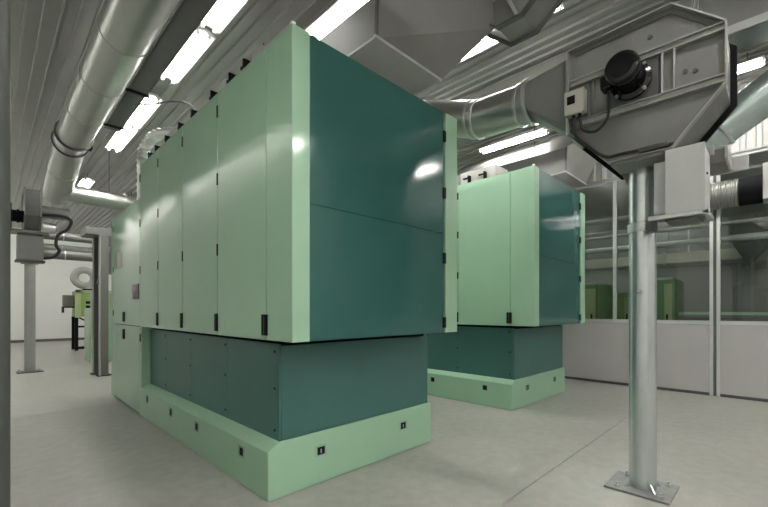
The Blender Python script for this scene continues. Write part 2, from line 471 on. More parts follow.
    for (a, b) in tops:
        t = box('top_housing', 'grey_light', R, X0+0.11, X0+0.50, a, b, ZTOP-0.006, ZTOP+0.22, 0.006)
        for y in (a+0.16, b-0.2):
            box('bracket', 'black', t, X0+0.03, X0+0.10, y-0.012, y+0.012, ZTOP-0.004, ZTOP+0.13, 0.003)
            box('bracket', 'black', t, X0+0.06, X0+0.085, y-0.012, y+0.12, ZTOP+0.09, ZTOP+0.115, 0.003)
        c = (a+b)/2
        box('hatch', 'beige', t, X0+0.104, X0+0.112, c-0.16, c+0.16, ZTOP+0.02, ZTOP+0.185, 0.003)
    # ---- tall end section, doors to the floor
    box('end_core', 'gap_shade', R, X0+0.045, X1-0.045, YE+0.01, YT-0.02, 0.03, ZLOW-0.02)
    up = box('end_door', 'mint', R, X0, X0+T, YE+0.006, YT-0.16, ZB+0.006, ZLOW, 0.004)
    lo = box('end_door', 'mint', R, X0, X0+T, YE+0.006, YT-0.16, 0.02, ZB-0.004, 0.004)
    box('end_frame', 'mint', R, X0, X0+T, YT-0.152, YT, 0.02, ZLOW, 0.004)
    box('end_panel', 'mint', R, X0+T, X1, YT-0.02, YT, 0.02, ZLOW, 0.004)
    box('end_cover', 'mint', R, X1-T, X1, YE+0.006, YT-0.02, 0.02, ZLOW, 0.004)
    box('end_top', 'mint', R, X0+T, X1-T, YE+0.006, YT-0.02, ZLOW-0.025, ZLOW-0.004, 0.003)
    box('handle', 'black', up, X0-0.014, X0+0.002, 7.36, 7.46, 1.315, 1.47, 0.004)
    box('handle', 'black', lo, X0-0.014, X0+0.002, 7.36, 7.46, 1.04, 1.195, 0.004)
    cp = box('control_panel', 'grey_dark', up, X0-0.012, X0+0.002, 6.52, 6.86, 1.66, 1.88, 0.004)
    box('screen', 'grey_light', cp, X0-0.014, X0-0.010, 6.62, 6.80, 1.76, 1.85)
    box('notice_label', 'grey_light', up, X0-0.002, X0+0.002, 7.55, 7.85, 2.20, 2.46)
    for z in (1.45, 2.2, 2.9):
        box('hinge', 'black', R, X0-0.007, X0+0.01, YT-0.168, YT-0.144, z-0.05, z+0.05, 0.002)
    box('hinge', 'black', R, X0-0.007, X0+0.01, YE-0.018, YE+0.004, 1.05, 1.16, 0.002)
    box('end_wall', 'mint', R, X0+0.01, X1-0.01, YE-0.012, YE-0.002, ZLOW-0.02, ZTOP-0.01, 0.002)
    return R

m1 = make_machine()
tag(m1, 'long mint and teal carding machine beside the dark steel column', 'machine', 'carding machines')
m2 = copy_tree(m1); m2.location.x += 3.96
tag(m2, 'long mint and teal carding machine beside the glass partition', 'machine', 'carding machines')

# ------------------------------------------------------------------ support post with fan (right)
PX, PY = 3.90, 0.823
sp = thing('support_post', (PX, PY, 0), 'thick galvanised round post standing near the glass partition, bolted to the floor', 'post', 'fan support posts')
MB().cyl((PX,PY,0.012),(PX,PY,2.672),0.099,40).build('shaft','post_galv',sp)
a = 0.0
bp_ = MB().obox((PX+0.01,PY+0.01,0.009),(math.cos(a),math.sin(a),0),(-math.sin(a),math.cos(a),0),(0,0,1),0.43,0.46,0.018).build('base_plate','plate_grey',sp,0.003)
bolt = None
for sx in (-1,1):
    for sy in (-1,1):
        p = V((PX,PY,0.018)) + V((math.cos(a),math.sin(a),0))*0.155*sx + V((-math.sin(a),math.cos(a),0))*0.155*sy
        if bolt is None:
            bolt = MB().cyl(p, p+V((0,0,0.018)),0.018,6).cyl(p+V((0,0,0.018)),p+V((0,0,0.04)),0.009,8).build('anchor_bolt','galv',bp_,org=p)
        else: share(bolt,'anchor_bolt',bp_,p)
        g = V((sx*math.cos(a)-sy*math.sin(a), sx*math.sin(a)+sy*math.cos(a),0)).normalized()
        q = V((PX,PY,0.018))+g*0.095
        MB().add([q+V((-g.y,g.x,0))*0.006, q+g*0.06+V((-g.y,g.x,0))*0.006, q+V((-g.y,g.x,0))*0.006+V((0,0,0.06)),
                  q-V((-g.y,g.x,0))*0.006, q+g*0.06-V((-g.y,g.x,0))*0.006, q-V((-g.y,g.x,0))*0.006+V((0,0,0.06))],
                 [(0,1,2),(5,4,3),(0,3,4,1),(1,4,5,2),(2,5,3,0)]).build('gusset','post_galv',sp,smooth=0)
MB().box(PX-0.30,PX+0.12,PY-0.20,PY+0.16,2.672,2.697).build('top_plate','fan_grey',sp,0.003)
for s in (-1,1):
    MB().add([(PX-0.02,PY+s*0.099,2.672),(PX-0.02,PY+s*0.155,2.672),(PX-0.02,PY+s*0.099,2.56),(PX+0.02,PY+s*0.099,2.672),(PX+0.02,PY+s*0.155,2.672),(PX+0.02,PY+s*0.099,2.56)],
             [(0,2,1),(3,4,5),(0,1,4,3),(1,2,5,4),(2,0,3,5)]).build('gusset','fan_grey',sp,smooth=0)
MB().cyl((PX-0.13,PY,1.66),(PX-0.097,PY,1.66),0.014,10).build('bolt_head','galv',sp)

# fan: scroll housing, face towards -X, outlet towards +Y
FX0, FX1 = 3.60, 4.06
poly = [(1.32,3.76),(0.573,3.78),(0.263,3.495),(0.263,3.07),(0.573,2.70),(1.003,2.70),(1.32,3.05)]
def inset(poly, d):
    n = len(poly); out = []
    A = sum(poly[i][0]*poly[(i+1)%n][1]-poly[(i+1)%n][0]*poly[i][1] for i in range(n))
    s = 1 if A > 0 else -1
    for i in range(n):
        p0, p1, p2 = V(poly[i-1]), V(poly[i]), V(poly[(i+1)%n])
        e1, e2 = (p1-p0).normalized(), (p2-p1).normalized()
        n1, n2 = V((-e1.y,e1.x))*s, V((-e2.y,e2.x))*s
        bis = (n1+n2); k = d/max(0.3,(1+n1.dot(n2)))
        out.append(tuple(p1+bis*k))
    return out
fan = thing('radial_fan', (PX, 0.79, 2.70), 'dark grey many sided fan housing with black motor on the thick post', 'fan')
hs = MB().prism(inset(poly,0.012),'x',FX0+0.045,FX1-0.03).build('housing','fan_grey',fan,smooth=0)
MB().ring(poly, inset(poly,0.010),'x',FX0-0.02,FX0+0.045).build('front_rim','fan_edge',fan,smooth=0)
MB().ring(inset(poly,0.0), inset(poly,0.045),'x',FX0+0.036,FX0+0.047).build('face_border','grey_sheet',fan,smooth=0)
MB().ring(inset(poly,-0.028), inset(poly,0.02),'x',FX1-0.03,FX1).build('rear_flange','black',fan,smooth=0)
for z in (3.47, 3.11):
    y1 = 1.305
    c = MB().box(FX0-0.005,FX0+0.046,0.272,y1,z-0.028,z-0.020).box(FX0-0.005,FX0+0.046,0.272,y1,z+0.020,z+0.028).box(FX0+0.02,FX0+0.046,0.272,y1,z-0.020,z+0.020)
    c.build('stiffener','fan_edge',fan,smooth=0)
for y in (0.635,0.56):
    MB().box(FX0-0.002,FX0+0.046,y-0.005,y+0.005,3.138,3.442).build('upright_rib','grey_light',fan)
for y in (1.16,1.12):
    MB().box(FX0+0.01,FX0+0.046,y-0.004,y+0.004,3.138,3.442).build('upright_rib','fan_grey',fan)
box('mount_plate','grey_dark',fan,FX0+0.015,FX0+0.046,0.66,1.02,3.14,3.44,0.003)
for (y,z) in ((0.72,3.62),(0.44,3.24),(0.5,3.26)):
    MB().cyl((FX0+0.032,y,z),(FX0+0.046,y,z),0.016,8).build('rivet','grey_dark',fan)
# motor
mo = MB(); my, mz = 0.835, 3.30
prof = [(0.03,0.125),(0.0,0.140),(-0.03,0.140),(-0.05,0.095),(-0.14,0.095)]
mo.tube([(FX0+p[0],my,mz) for p in prof], [p[1] for p in prof], 28)
for k in range(7):
    x = FX0-0.055-k*0.022
    mo.tube([(x,my,mz),(x-0.008,my,mz)],0.112,28)
mo.tube([(FX0-0.13,my,mz),(FX0-0.22,my,mz)],0.098,28)
motor = mo.build('motor','black_gloss',fan)
MB().tube([(FX0-0.215,my,mz),(FX0-0.23,my,mz),(FX0-0.28,my,mz),(FX0-0.298,my,mz),(FX0-0.305,my,mz)],[0.112,0.116,0.116,0.108,0.088],28).build('fan_cowl','black_gloss',motor)
MB().tube([(FX0-0.303,my,mz),(FX0-0.309,my,mz)],0.084,28).build('cowl_grille','black_gloss',motor)
MB().box(FX0-0.17,FX0-0.06,my+0.10,my+0.18,mz-0.06,mz+0.04).build('terminal_box','black_gloss',motor,0.012)
for k in range(4):
    an = math.pi/4+k*math.pi/2
    MB().cyl((FX0-0.045,my+0.132*math.cos(an),mz+0.132*math.sin(an)),(FX0-0.02,my+0.132*math.cos(an),mz+0.132*math.sin(an)),0.013,6).build('flange_bolt','galv',motor)
# isolator switch on the fan
sw = box('switch_box','beige',fan,FX0-0.075,FX0+0.01,1.165,1.325,3.17,3.37,0.008)
box('switch_plate','black',sw,FX0-0.080,FX0-0.074,1.235,1.30,3.255,3.325,0.003)
MB().obox((FX0-0.085,1.267,3.29),(1,0,0),(0,0.8,0.6),(0,-0.6,0.8),0.014,0.05,0.018).build('switch_knob','black',sw,0.003)
for y in (1.21,1.26):
    MB().cyl((FX0-0.035,y,3.135),(FX0-0.035,y,3.17),0.014,8).build('cable_gland','black',sw)
c1 = smooth_path([(FX0-0.035,1.21,3.14),(FX0-0.05,1.18,3.02),(FX0-0.06,1.08,2.97),(FX0-0.08,0.99,3.03),(FX0-0.1,0.965,3.14),(FX0-0.11,0.965,3.24)],6)
MB().tube(c1,0.011,8).build('motor_cable','rubber',fan)
c2 = smooth_path([(FX0-0.035,1.26,3.14),(FX0-0.04,1.245,3.0),(FX0-0.03,1.17,2.90),(FX0-0.03,1.02,2.755),(FX0-0.03,0.9,2.74),(FX0-0.03,0.62,2.73),(FX0+0.0,0.56,2.735)],6)
MB().tube(c2,0.014,8).build('supply_cable','rubber',fan)
MB().box(FX0-0.045,FX0+0.03,0.59,0.78,2.718,2.75).build('cable_clip','grey_dark',fan,0.003)
for (x,y) in ((3.66,0.45),(3.95,0.45)):
    MB().cyl((x,y,3.60),(x,y-0.0,ZC-0.03),0.010,8).build('hanger_rod','grey_dark',fan)

# outlet duct, square to round, then round pipe over the first machine
od = thing('outlet_duct', (3.78, 1.33, 3.05), 'shiny galvanised round duct leaving the dark fan housing over the machine', 'duct')
n = 32; sq = []; ci = []
DC = V((3.84,1.74,3.57)); DRr = 0.195
dirn = V((0,1,0.10)).normalized()
hx, hz = (FX1-0.03-FX0-0.045)/2, 0.345
cx, cz = (FX0+0.045+FX1-0.03)/2, 3.405
for t in range(n):
    an = 2*math.pi*(t+0.5)/n; ca, sa = math.cos(an), math.sin(an)
    k = 1/max(abs(ca),abs(sa)); sq.append(V((cx+ca*k*hx,1.325,cz+sa*k*hz)))
    ci.append(DC+V((ca*DRr,0,sa*DRr)))
MB().loft([sq,ci]).build('square_to_round','fan_grey',od,smooth=25)
MB().ring([(cx-hx-0.03,cz-hz-0.02),(cx+hx+0.03,cz-hz-0.02),(cx+hx+0.03,cz+hz+0.02),(cx-hx-0.03,cz+hz+0.02)],
          [(cx-hx,cz-hz),(cx+hx,cz-hz),(cx+hx,cz+hz),(cx-hx,cz+hz)],'y',1.325,1.345).build('square_flange','galv',od)
MB().tube([DC,DC+V((0,0.03,0))],DRr+0.028,40).build('flange','galv',od)
pp = [DC+V((0,0.02,0)), DC+V((0,0.62,0.03)), DC+V((0,1.0,0.17)), DC+V((0,1.5,0.36)), DC+V((0.05,2.2,0.42)), DC+V((0.05,6.0,0.42))]
MB().tube(pp,DRr,40).build('pipe','duct_galv',od)
for (q, dd) in ((0.10,0),(0.60,0.03),(0.68,0.05)):
    p = DC+V((0,q,dd)); MB().tube([p,p+V((0,0.025,0.003))],DRr+0.012,40).build('seam_ring','galv',od)

# electrical cabinet on the post
ec = thing('electrical_cabinet', (3.75,0.50,2.2), 'pale grey electrical box on a bracket fixed to the thick post', 'electrical box')
body = box('cabinet_body','cabinet_white',ec,3.60,3.92,0.385,0.612,2.215,2.685,0.006)
box('cabinet_door','cabinet_white',ec,3.575,3.60,0.378,0.612,2.208,2.690,0.005)
box('side_box','cabinet_white',ec,3.64,3.80,0.616,0.695,2.235,2.63,0.005)
MB().cyl((3.72,0.385,2.50),(3.72,0.377,2.50),0.008,8).build('side_screw','black',body)
ar = MB().box(3.58,3.62,0.36,0.72,2.185,2.213).box(3.88,3.92,0.36,0.72,2.185,2.213).box(3.58,3.92,0.36,0.39,2.18,2.208).build('bracket_frame','galv',ec,0.002)
MB().box(3.64,3.80,0.70,0.75,2.12,2.20).build('bracket_foot','grey_dark',ec,0.003)
MB().box(3.62,3.88,0.42,0.62,2.165,2.185).build('cable_tray_plate','grey_dark',ec,0.002)
MB().ring([(PX+0.112*math.cos(t*math.pi/8),PY+0.112*math.sin(t*math.pi/8)) for t in range(16)],
          [(PX+0.0985*math.cos(t*math.pi/8),PY+0.0985*math.sin(t*math.pi/8)) for t in range(16)],'z',2.15,2.22).build('post_clamp','galv',ec)
up = MB().box(3.92,4.30,0.30,0.42,2.72,2.74).box(3.92,4.30,0.28,0.30,2.64,2.74).box(4.28,4.30,0.18,0.42,2.62,2.74)
up.build('upper_arm','grey_light',ec,0.003)
MB().box(3.90,3.93,0.36,0.56,2.68,2.75).build('arm_plate','grey_light',ec,0.002)

# inclined round duct behind the fan
idt = thing('inclined_duct', (4.75,0.6,3.0), 'sloping shiny round duct rising behind the dark fan housing', 'duct')
pth = [(4.062,0.80,3.25),(4.30,0.80,3.18),(4.62,0.72,3.06),(4.78,0.55,3.07),(4.78,-1.2,4.19),(4.78,-1.70,4.62),(4.78,-1.75,5.24)]
MB().tube(pth,0.165,32).build('pipe','galv_teal_reflection',idt)
for t in (0.08,0.55):
    p = V(pth[3]).lerp(V(pth[4]),t); dv = (V(pth[4])-V(pth[3])).normalized()
    MB().tube([p,p+dv*0.025],0.178,32).build('seam_ring','galv',idt)

# flexible hose by the partition
fh = thing('flexible_hose', (8.65,0.6,3.4), 'short silver flexible hose with black collar in front of the glazing', 'hose')
mb = MB(); pts = []; rs = []
for k in range(37):
    pts.append((8.68,1.02-k*0.015,3.42)); rs.append(0.235 if k % 2 else 0.205)
mb.tube(pts,rs,28); mb.build('corrugated_hose','flex_silver',fh)
MB().tube([(8.68,0.48,3.42),(8.68,0.20,3.42)],0.225,28).build('black_collar','black',fh)
box('end_box','cabinet_white',fh,8.50,8.90,-0.10,0.20,3.22,3.78,0.006)
box('hanger','grey_light',fh,8.66,8.70,0.04,0.08,3.78,ZC-0.02)
MB().tube([(8.68,1.02,3.42),(8.70,1.07,3.42),(8.80,1.12,3.42),(8.99,1.13,3.42)],0.20,24).build('wall_elbow','flex_silver',fh)

# ------------------------------------------------------------------ sheet metal hoods over the machines
def make_hood(dx=0, dy=0, dz=0, px3=4.085, pz3=4.707, px4=3.95, pz4=5.24, dy3=0.44):
    R = thing('sheet_metal_hood', (3.1+dx,3.2+dy,4.1+dz))
    yA, yB = 2.74+dy, 5.6+dy
    xa, xb, za, zb = 2.63+dx, 3.64+dx, 4.10+dz, 4.52+dz
    ex = 0.5 if dx == 0 else 0.0
    fr = [(xa,za),(xb,za),(px3+ex,pz3+ex),(px4,pz4),(xa,zb)]
    # faceted front: lower right facet slopes away from the upper left one
    f = [V((xa,yA,za)),V((xb,yA,za)),V((px3,yA-dy3,pz3)),V((px4,yA-dy3-0.02,pz4)),V((xa,yA-0.02,zb))]
    g = [V((p[0],yB,p[1])) for p in fr]
    MB().add(f+g,[(0,2,1),(0,4,3),(0,3,2),(5,6,7),(5,7,8),(5,8,9),(0,1,6,5),(1,2,7,6),(2,3,8,7),(3,4,9,8),(4,0,5,9)]).build('hood_shell','grey_sheet',R,smooth=0)
    for y in (yA+0.6,yB-0.4): MB().cyl((xa+0.15,y,zb-0.05),(xa+0.15,y,ZC-0.01),0.008,6).build('hanger_rod','grey_dark',R)
    box('underside_bounce','grey_light',R,xa+0.01,xb-0.01,yA+0.005,yB-0.05,za-0.008,za+0.004)  # lighter grey stands in for light bounced onto the underside
    MB().bar((xa-0.03,yA-0.012,za),(xb,yA-0.012,za),0.03,0.03).build('bottom_flange','grey_light',R)
    MB().bar((xa-0.008,yA-0.012,za-0.01),(xa-0.008,yA-0.03,zb),0.028,0.028).build('corner_seam','grey_dark',R)
    MB().bar((xa-0.008,yA-0.012,za),(xa-0.008,yB,za),0.022,0.022).build('side_seam','grey_light',R)
    return R
h1 = make_hood()
tag(h1,'large grey sheet metal duct hood above the machine beside the dark steel column','hood','sheet metal hoods')
h2 = make_hood(4.40,-0.113,-0.227,8.75,4.85,8.45,5.1,0.15)
tag(h2,'large grey sheet metal duct hood above the machine beside the glass partition','hood','sheet metal hoods')

# ceiling fan housing hung beside the hood
cf = thing('ceiling_fan_housing',(4.2,1.95,4.62),'grey many sided fan housing hung right under the ribbed ceiling','fan')
pl = [(p[0]+0.10,p[1]+0.02) for p in [(2.45,5.24),(1.55,5.24),(1.45,5.05),(1.55,4.85),(1.85,4.62),(2.15,4.62),(2.45,4.88)]]
MB().prism(inset(pl,0.012),'x',4.07,4.36).build('housing','fan_grey',cf,smooth=0)
MB().ring(pl,inset(pl,0.02),'x',4.00,4.07).build('front_rim','grey_dark',cf,smooth=0)
MB().ring(inset(pl,-0.03),inset(pl,0.02),'x',4.36,4.39).build('rear_flange','grey_dark',cf,smooth=0)
MB().box(4.01,4.07,1.6,2.54,5.0,5.05).build('stiffener','grey_light',cf)
MB().bar((4.03,2.0,4.66),(4.03,2.2,5.1),0.05,0.03).build('brace','grey_light',cf)

# ------------------------------------------------------------------ big round duct, upper left
DX, DZ, DR = 1.096, 4.61, 0.25
sd = thing('round_duct',(DX,5,4.36),'long fat galvanised round duct running under the ceiling above the carding machine','duct')
MB().tube([(DX,YF,DZ),(DX,9.35,DZ),(DX,10.35,4.36),(DX,11.0,4.13),(DX,11.28,4.04)],DR,48).build('pipe','duct_galv',sd)
for y in (-4.4,-3.2,-2.0,-0.8,0.4,1.6,2.8,4.0,5.2,6.4,7.6):
    MB().tube([(DX,y,DZ),(DX,y+0.022,DZ)],DR+0.008,48).build('seam_ring','duct_galv',sd)
for y in (8.85,9.28):
    MB().tube([(DX,y,DZ),(DX,y+0.03,DZ)],DR+0.035,48).build('flange','grey_dark',sd)
MB().tube([(DX,8.89,DZ),(DX,9.27,DZ)],DR+0.012,48).build('damper_sleeve','duct_galv',sd)
box('damper_lever','black',sd,DX+0.26,DX+0.30,9.05,9.25,4.50,4.56,0.004)
dv = (V((DX,11.0,4.13))-V((DX,10.35,4.36))).normalized()
MB().tube([V((DX,10.35,4.36)),V((DX,10.35,4.36))+dv*0.022],DR+0.008,48).build('seam_ring','duct_galv',sd)
for y in (0.0,3.2,7.0):
    MB().cyl((DX,y,DZ+DR),(DX,y,ZC-0.01),0.008,8).build('hanger_rod','grey_dark',sd)
bd = thing('branch_duct',(2.2,11.0,3.8),'slimmer galvanised branch duct running crosswise from the fat round duct','duct')
MB().tube([(DX+0.02,11.0,4.06),(3.6,11.0,3.98)],0.195,36).build('pipe','duct_galv',bd)
for x in (1.40,2.3):
    MB().tube([(x,11.0,4.05),(x+0.022,11.0,4.05)],0.205,36).build('seam_ring','duct_galv',bd)
MB().cyl((2.0,11.0,4.2),(2.0,11.0,ZC-0.01),0.008,8).build('hanger_rod','grey_dark',bd)

# cable tray beside the duct
ct = thing('cable_tray',(1.52,2,4.62),'dark grey cable tray running alongside the fat round duct','cable tray')
MB().box(1.42,1.66,YF+0.1,8.3,4.66,4.675).build('tray_bed','grey_dark',ct)
MB().box(1.415,1.43,YF+0.1,8.3,4.66,4.74).build('tray_side','grey_light',ct)
MB().box(1.65,1.665,YF+0.1,8.3,4.66,4.74).build('tray_side','grey_dark',ct)
for k in range(4):
    MB().tube([(1.46+k*0.05,YF+0.2,4.69),(1.46+k*0.05,8.28,4.69)],0.016,8).build('cable','rubber',ct)
for y in (1.0,4.0,6.6,8.1):
    MB().box(1.40,1.68,y-0.02,y+0.02,4.63,4.66).build('tray_bracket','black',ct)
    MB().cyl((1.67,y,4.64),(1.67,y,ZC-0.01),0.008,8).build('hanger_rod','grey_dark',ct)
cd = thing('conduit',(1.7,6.3,4.1),'thin grey conduit dropping from the cable tray to the machine top','conduit')
MB().tube(smooth_path([(1.60,7.1,4.68),(1.74,6.6,4.56),(1.86,6.0,4.42),(1.95,5.55,4.2),(2.0,5.4,3.80)],5),0.014,8).build('pipe','grey_dark',cd)

# silver flexible hose on the machine end
mh = thing('machine_hose',(1.80,7.1,3.1),'bent silver flexible hose rising from the lower end of the machine','hose')
pc = smooth_path([(1.71,7.0,3.10),(1.71,7.0,3.55),(1.71,6.98,3.92),(1.78,6.75,4.12),(1.95,6.35,4.12),(2.15,5.9,3.95),(2.22,5.72,3.57)],9)
MB().tube(pc,[0.085 if i % 2 else 0.07 for i in range(len(pc))],20).build('corrugated_hose','flex_silver',mh)
MB().tube([(1.71,7.0,3.096),(1.71,7.0,3.16)],0.10,20).build('collar','grey_light',mh)

# ------------------------------------------------------------------ fluorescent lights
def make_light():
    R = thing('fluorescent_light',(0,0,5.14))
    MB().prism([(-0.06,5.14),(0.06,5.14),(0.155,5.075),(0.145,5.07),(0.0,5.105),(-0.145,5.07),(-0.155,5.075)],'y',-0.74,0.74).build('housing','fixture_white',R,smooth=0)
    for s in (-1,1):
        MB().cyl((s*0.075,-0.70,5.055),(s*0.075,0.70,5.055),0.014,10).build('tube','tube_light',R)
        for e in (-1,1):
            MB().box(s*0.075-0.02,s*0.075+0.02,e*0.715-0.015,e*0.715+0.015,5.035,5.11).build('end_cap','fixture_white',R)
    for e in (-1,1):
        MB().cyl((0,e*0.55,5.14),(0,e*0.55,ZC-0.0),0.006,6).build('hanger_rod','grey_dark',R)
    return R
L0 = make_light()
spots = []  # several out of view are added as fill light
ROW = {1.98:'beside the dark cable tray', 3.02:'beside the grey sheet metal hood', 0.55:'added out of view between the fat round duct and the plain white side wall', -0.4:'added out of view close to the plain white side wall',
       7.88:'between the roof beam and the glass partition', 4.68:'in the bay of the dark fan housing'}
for y in (-4.0, -0.5, 4.4, 6.0, 8.2, 9.8, 14.2): spots.append((1.98, y))
for y in (-4.6, 3.6): spots.append((3.02, y))
for y in (-4.0,-1.6,1.0): spots.append((0.55, y))  # row added out of view to light the machine's long side
for y in (19.6,22.6): spots.append((-0.4, y))  # pair added out of view, clear of the panel reflections
for y in (-4.5,-1.8,0.9,4.05,7.2,10.4,14,18): spots.append((7.88, y))
for y in (-4.5,-2.9,2.55,4.6,6.5,10.4,14,18,22): spots.append((4.68, y))  # the one hidden past the hood is added to brighten the ceiling ribs
first = True
for (x,y) in spots:
    o = L0 if first else copy_tree(L0); first = False
    o.location = (x,y,5.14)
    if (x,y) in ((1.98,4.4),(1.98,6.0),(3.02,3.6)):          # tubes dimmed to keep the nearby hood from washing out
        for ch in o.children:
            if ch.name.startswith('tube'):
                ch.material_slots[0].link = 'OBJECT'; ch.material_slots[0].material = MAT['tube_light_dim']
    tag(o,'white twin tube fluorescent light '+ROW[x],'ceiling light','ceiling lights '+ROW[x])
for (x,y) in [(11.2,-3),(11.2,2.3),(14.5,7.5),(11.2,12),(14.5,17),(12.0,3.6),(20,7.5),(25,7.4),(25,10),(30,9.2),(30,12),(36,11.2),(36,14.0),(30,4),(36,6)]:  # one near the green machines is added to brighten them
    o = copy_tree(L0); o.location = (x,y,5.14)
    tag(o,'white twin tube fluorescent light in the hall beyond the glazing','ceiling light','lights beyond the glazing')

# added shield along the white side wall, hiding tubes that wash the wall
co = box('light_shield','grey_sheet',None,-1.0,-0.98,5.0,24.0,5.15,ZC-0.035)
tag(co,'grey sheet light shield added out of view under the ceiling along the white side wall','light shield',kind='structure')
for y in (6.2,7.65,9.1,10.75,12.4,14.9,16.4,18.0,20.0):  # set at inferred glow spots, with more added to brighten the wall
    t = thing('wall_light',(-1.03,y,5.2),'bare tube light hidden behind the added grey shield by the side wall','wall light','lights behind the added shield')
    MB().cyl((-1.03,y-0.55,5.225),(-1.03,y+0.55,5.225),0.014,10).build('tube','tube_light_wall',t)
    for e in (-1,1): box('tube_holder','fixture_white',t,-1.05,-1.01,y+e*0.565-0.015,y+e*0.565+0.015,5.20,5.262)
    box('batten','fixture_white',t,-1.05,-1.005,y-0.58,y+0.58,5.245,5.262)

# ------------------------------------------------------------------ far left: second fan post
qx, qy = 0.735, 12.85
s2 = thing('support_post',(qx,qy,0),'slim looking galvanised post carrying a grey box near the white end wall','post','fan support posts')
MB().cyl((qx,qy,0.012),(qx,qy,2.62),0.105,32).build('shaft','fan_edge',s2)
b2 = box('base_plate','grey_dark',s2,qx-0.24,qx+0.24,qy-0.2,qy+0.2,0,0.02,0.003)
for sx in (-1,1):
    for sy in (-1,1):
        MB().cyl((qx+sx*0.19,qy+sy*0.15,0.02),(qx+sx*0.19,qy+sy*0.15,0.05),0.02,6).build('anchor_bolt','galv',b2)
box('top_plate','fan_grey',s2,qx-0.16,qx+0.16,qy-0.16,qy+0.16,2.62,2.645,0.003)
c2 = thing('electrical_cabinet',(qx,qy,2.645),'mid grey electrical box on top of the post near the white end wall','electrical box')
box('cabinet_body','fan_grey',c2,qx-0.24,qx+0.24,qy-0.16,qy+0.2,2.69,3.28,0.008)
box('cabinet_door','fan_grey',c2,qx-0.235,qx+0.235,qy-0.185,qy-0.16,2.70,3.27,0.006)
box('drip_tray','grey_dark',c2,qx-0.27,qx+0.27,qy-0.2,qy+0.22,2.648,2.69,0.006)
f2 = thing('radial_fan',(qx,qy,3.28),'grey fan housing with black motor above the electrical box near the white end wall','fan')
hp = [(qy-0.55,4.30),(qy+0.45,4.38),(qy+0.6,4.1),(qy+0.6,3.75),(qy+0.3,3.42),(qy-0.25,3.42),(qy-0.55,3.7)]
MB().prism(hp,'x',qx-0.10,qx+0.15).build('housing','column_grey',f2,0.006,smooth=0)
MB().ring([(p[0],p[1]) for p in inset(hp,-0.03)],inset(hp,0.03),'x',qx-0.13,qx-0.10).build('front_rim','fan_grey',f2,smooth=0)
MB().ring([(p[0],p[1]) for p in inset(hp,-0.03)],inset(hp,0.03),'x',qx+0.15,qx+0.18).build('rear_rim','fan_grey',f2,smooth=0)
mo2 = MB().tube([(qx-0.10,qy-0.1,3.72),(qx-0.32,qy-0.1,3.72),(qx-0.34,qy-0.1,3.72)],[0.14,0.14,0.11],20).build('motor','black',f2)
MB().tube([(qx-0.2,qy-0.1,3.72),(qx-0.24,qy-0.1,3.72)],0.16,20).build('cooling_ring','black',mo2)
box('cross_frame','fan_grey',f2,qx-0.34,qx+0.35,qy-0.25,qy+0.25,3.33,3.40,0.004)
box('frame_upright','black',f2,qx-0.36,qx-0.33,qy-0.2,qy-0.15,3.33,4.0,0.003)
for x in (-0.2,0.2):
    box('frame_foot','grey_dark',f2,qx+x-0.03,qx+x+0.03,qy-0.1,qy+0.1,3.282,3.33)
MB().tube(smooth_path([(qx+0.16,qy-0.2,3.80),(qx+0.55,qy-0.25,3.82),(qx+0.75,qy-0.3,3.74),(qx+0.68,qy-0.3,3.5),(qx+0.5,qy-0.3,3.34),(qx+0.46,qy-0.3,3.1),(qx+0.52,qy-0.28,2.95),(qx+0.42,qy-0.2,2.8),(qx+0.25,qy-0.1,2.76)],6),0.035,8).build('supply_cable','rubber',f2)
MB().tube([(qx+0.16,qy,3.92),(qx+0.75,qy,3.92)],0.15,20).build('outlet_pipe','fan_grey',f2)
MB().tube([(qx+0.2,qy-0.3,3.5),(qx+0.45,qy-0.3,3.48)],[0.13,0.12],16).build('inlet_muff','flex_silver',f2)

# crosswise ducts behind it
for (z,y,r,mat,lab) in ((3.66,15.2,0.11,'grey_sheet','upper grey crosswise duct behind the far fan post'),
                    (3.36,15.5,0.10,'duct_galv','middle shiny crosswise duct behind the far fan post'),
                    (3.08,14.85,0.13,'grey_sheet','lower grey crosswise duct behind the far fan post')):
    t = thing('crosswise_duct',(1.9,y,z),lab,'duct')
    MB().tube([(1.05,y,z+0.02),(3.6,y,z+0.02)],r,20).build('pipe',mat,t)
    for x in (1.6,2.3): MB().tube([(x,y,z+0.02),(x+0.03,y,z+0.02)],r+0.015,20).build('seam_ring','galv',t)
    MB().cyl((3.3,y,z),(3.3,y,ZC),0.01,6).build('hanger_rod','grey_dark',t)

# steel frame behind the machine end
sf = thing('steel_frame',(1.85,11.4,0),'grey steel frame of two posts and a top beam behind the machine end','frame')
for (x,y,w,mat) in ((1.805,11.4,0.09,'grey_dark'),(1.90,11.0,0.14,'grey_sheet')):
    box('upright',mat,sf,x-w/2,x+w/2,y-0.1,y+0.1,0.012,3.2,0.004)
    box('foot_plate','black',sf,x-w,x+w,y-0.14,y+0.14,0,0.014)
box('inner_strip','grey_light',sf,1.795,1.818,10.86,11.0,0.012,3.2,0.003)
box('top_beam','fan_grey',sf,1.55,2.6,10.9,11.6,3.2,3.36,0.006)
MB().bar((1.78,10.95,2.1),(1.98,10.9,2.95),0.07,0.05).build('diagonal_strut','grey_sheet',sf)
box('lintel_box','grey_dark',sf,1.97,2.4,10.9,11.4,2.35,3.2,0.004)

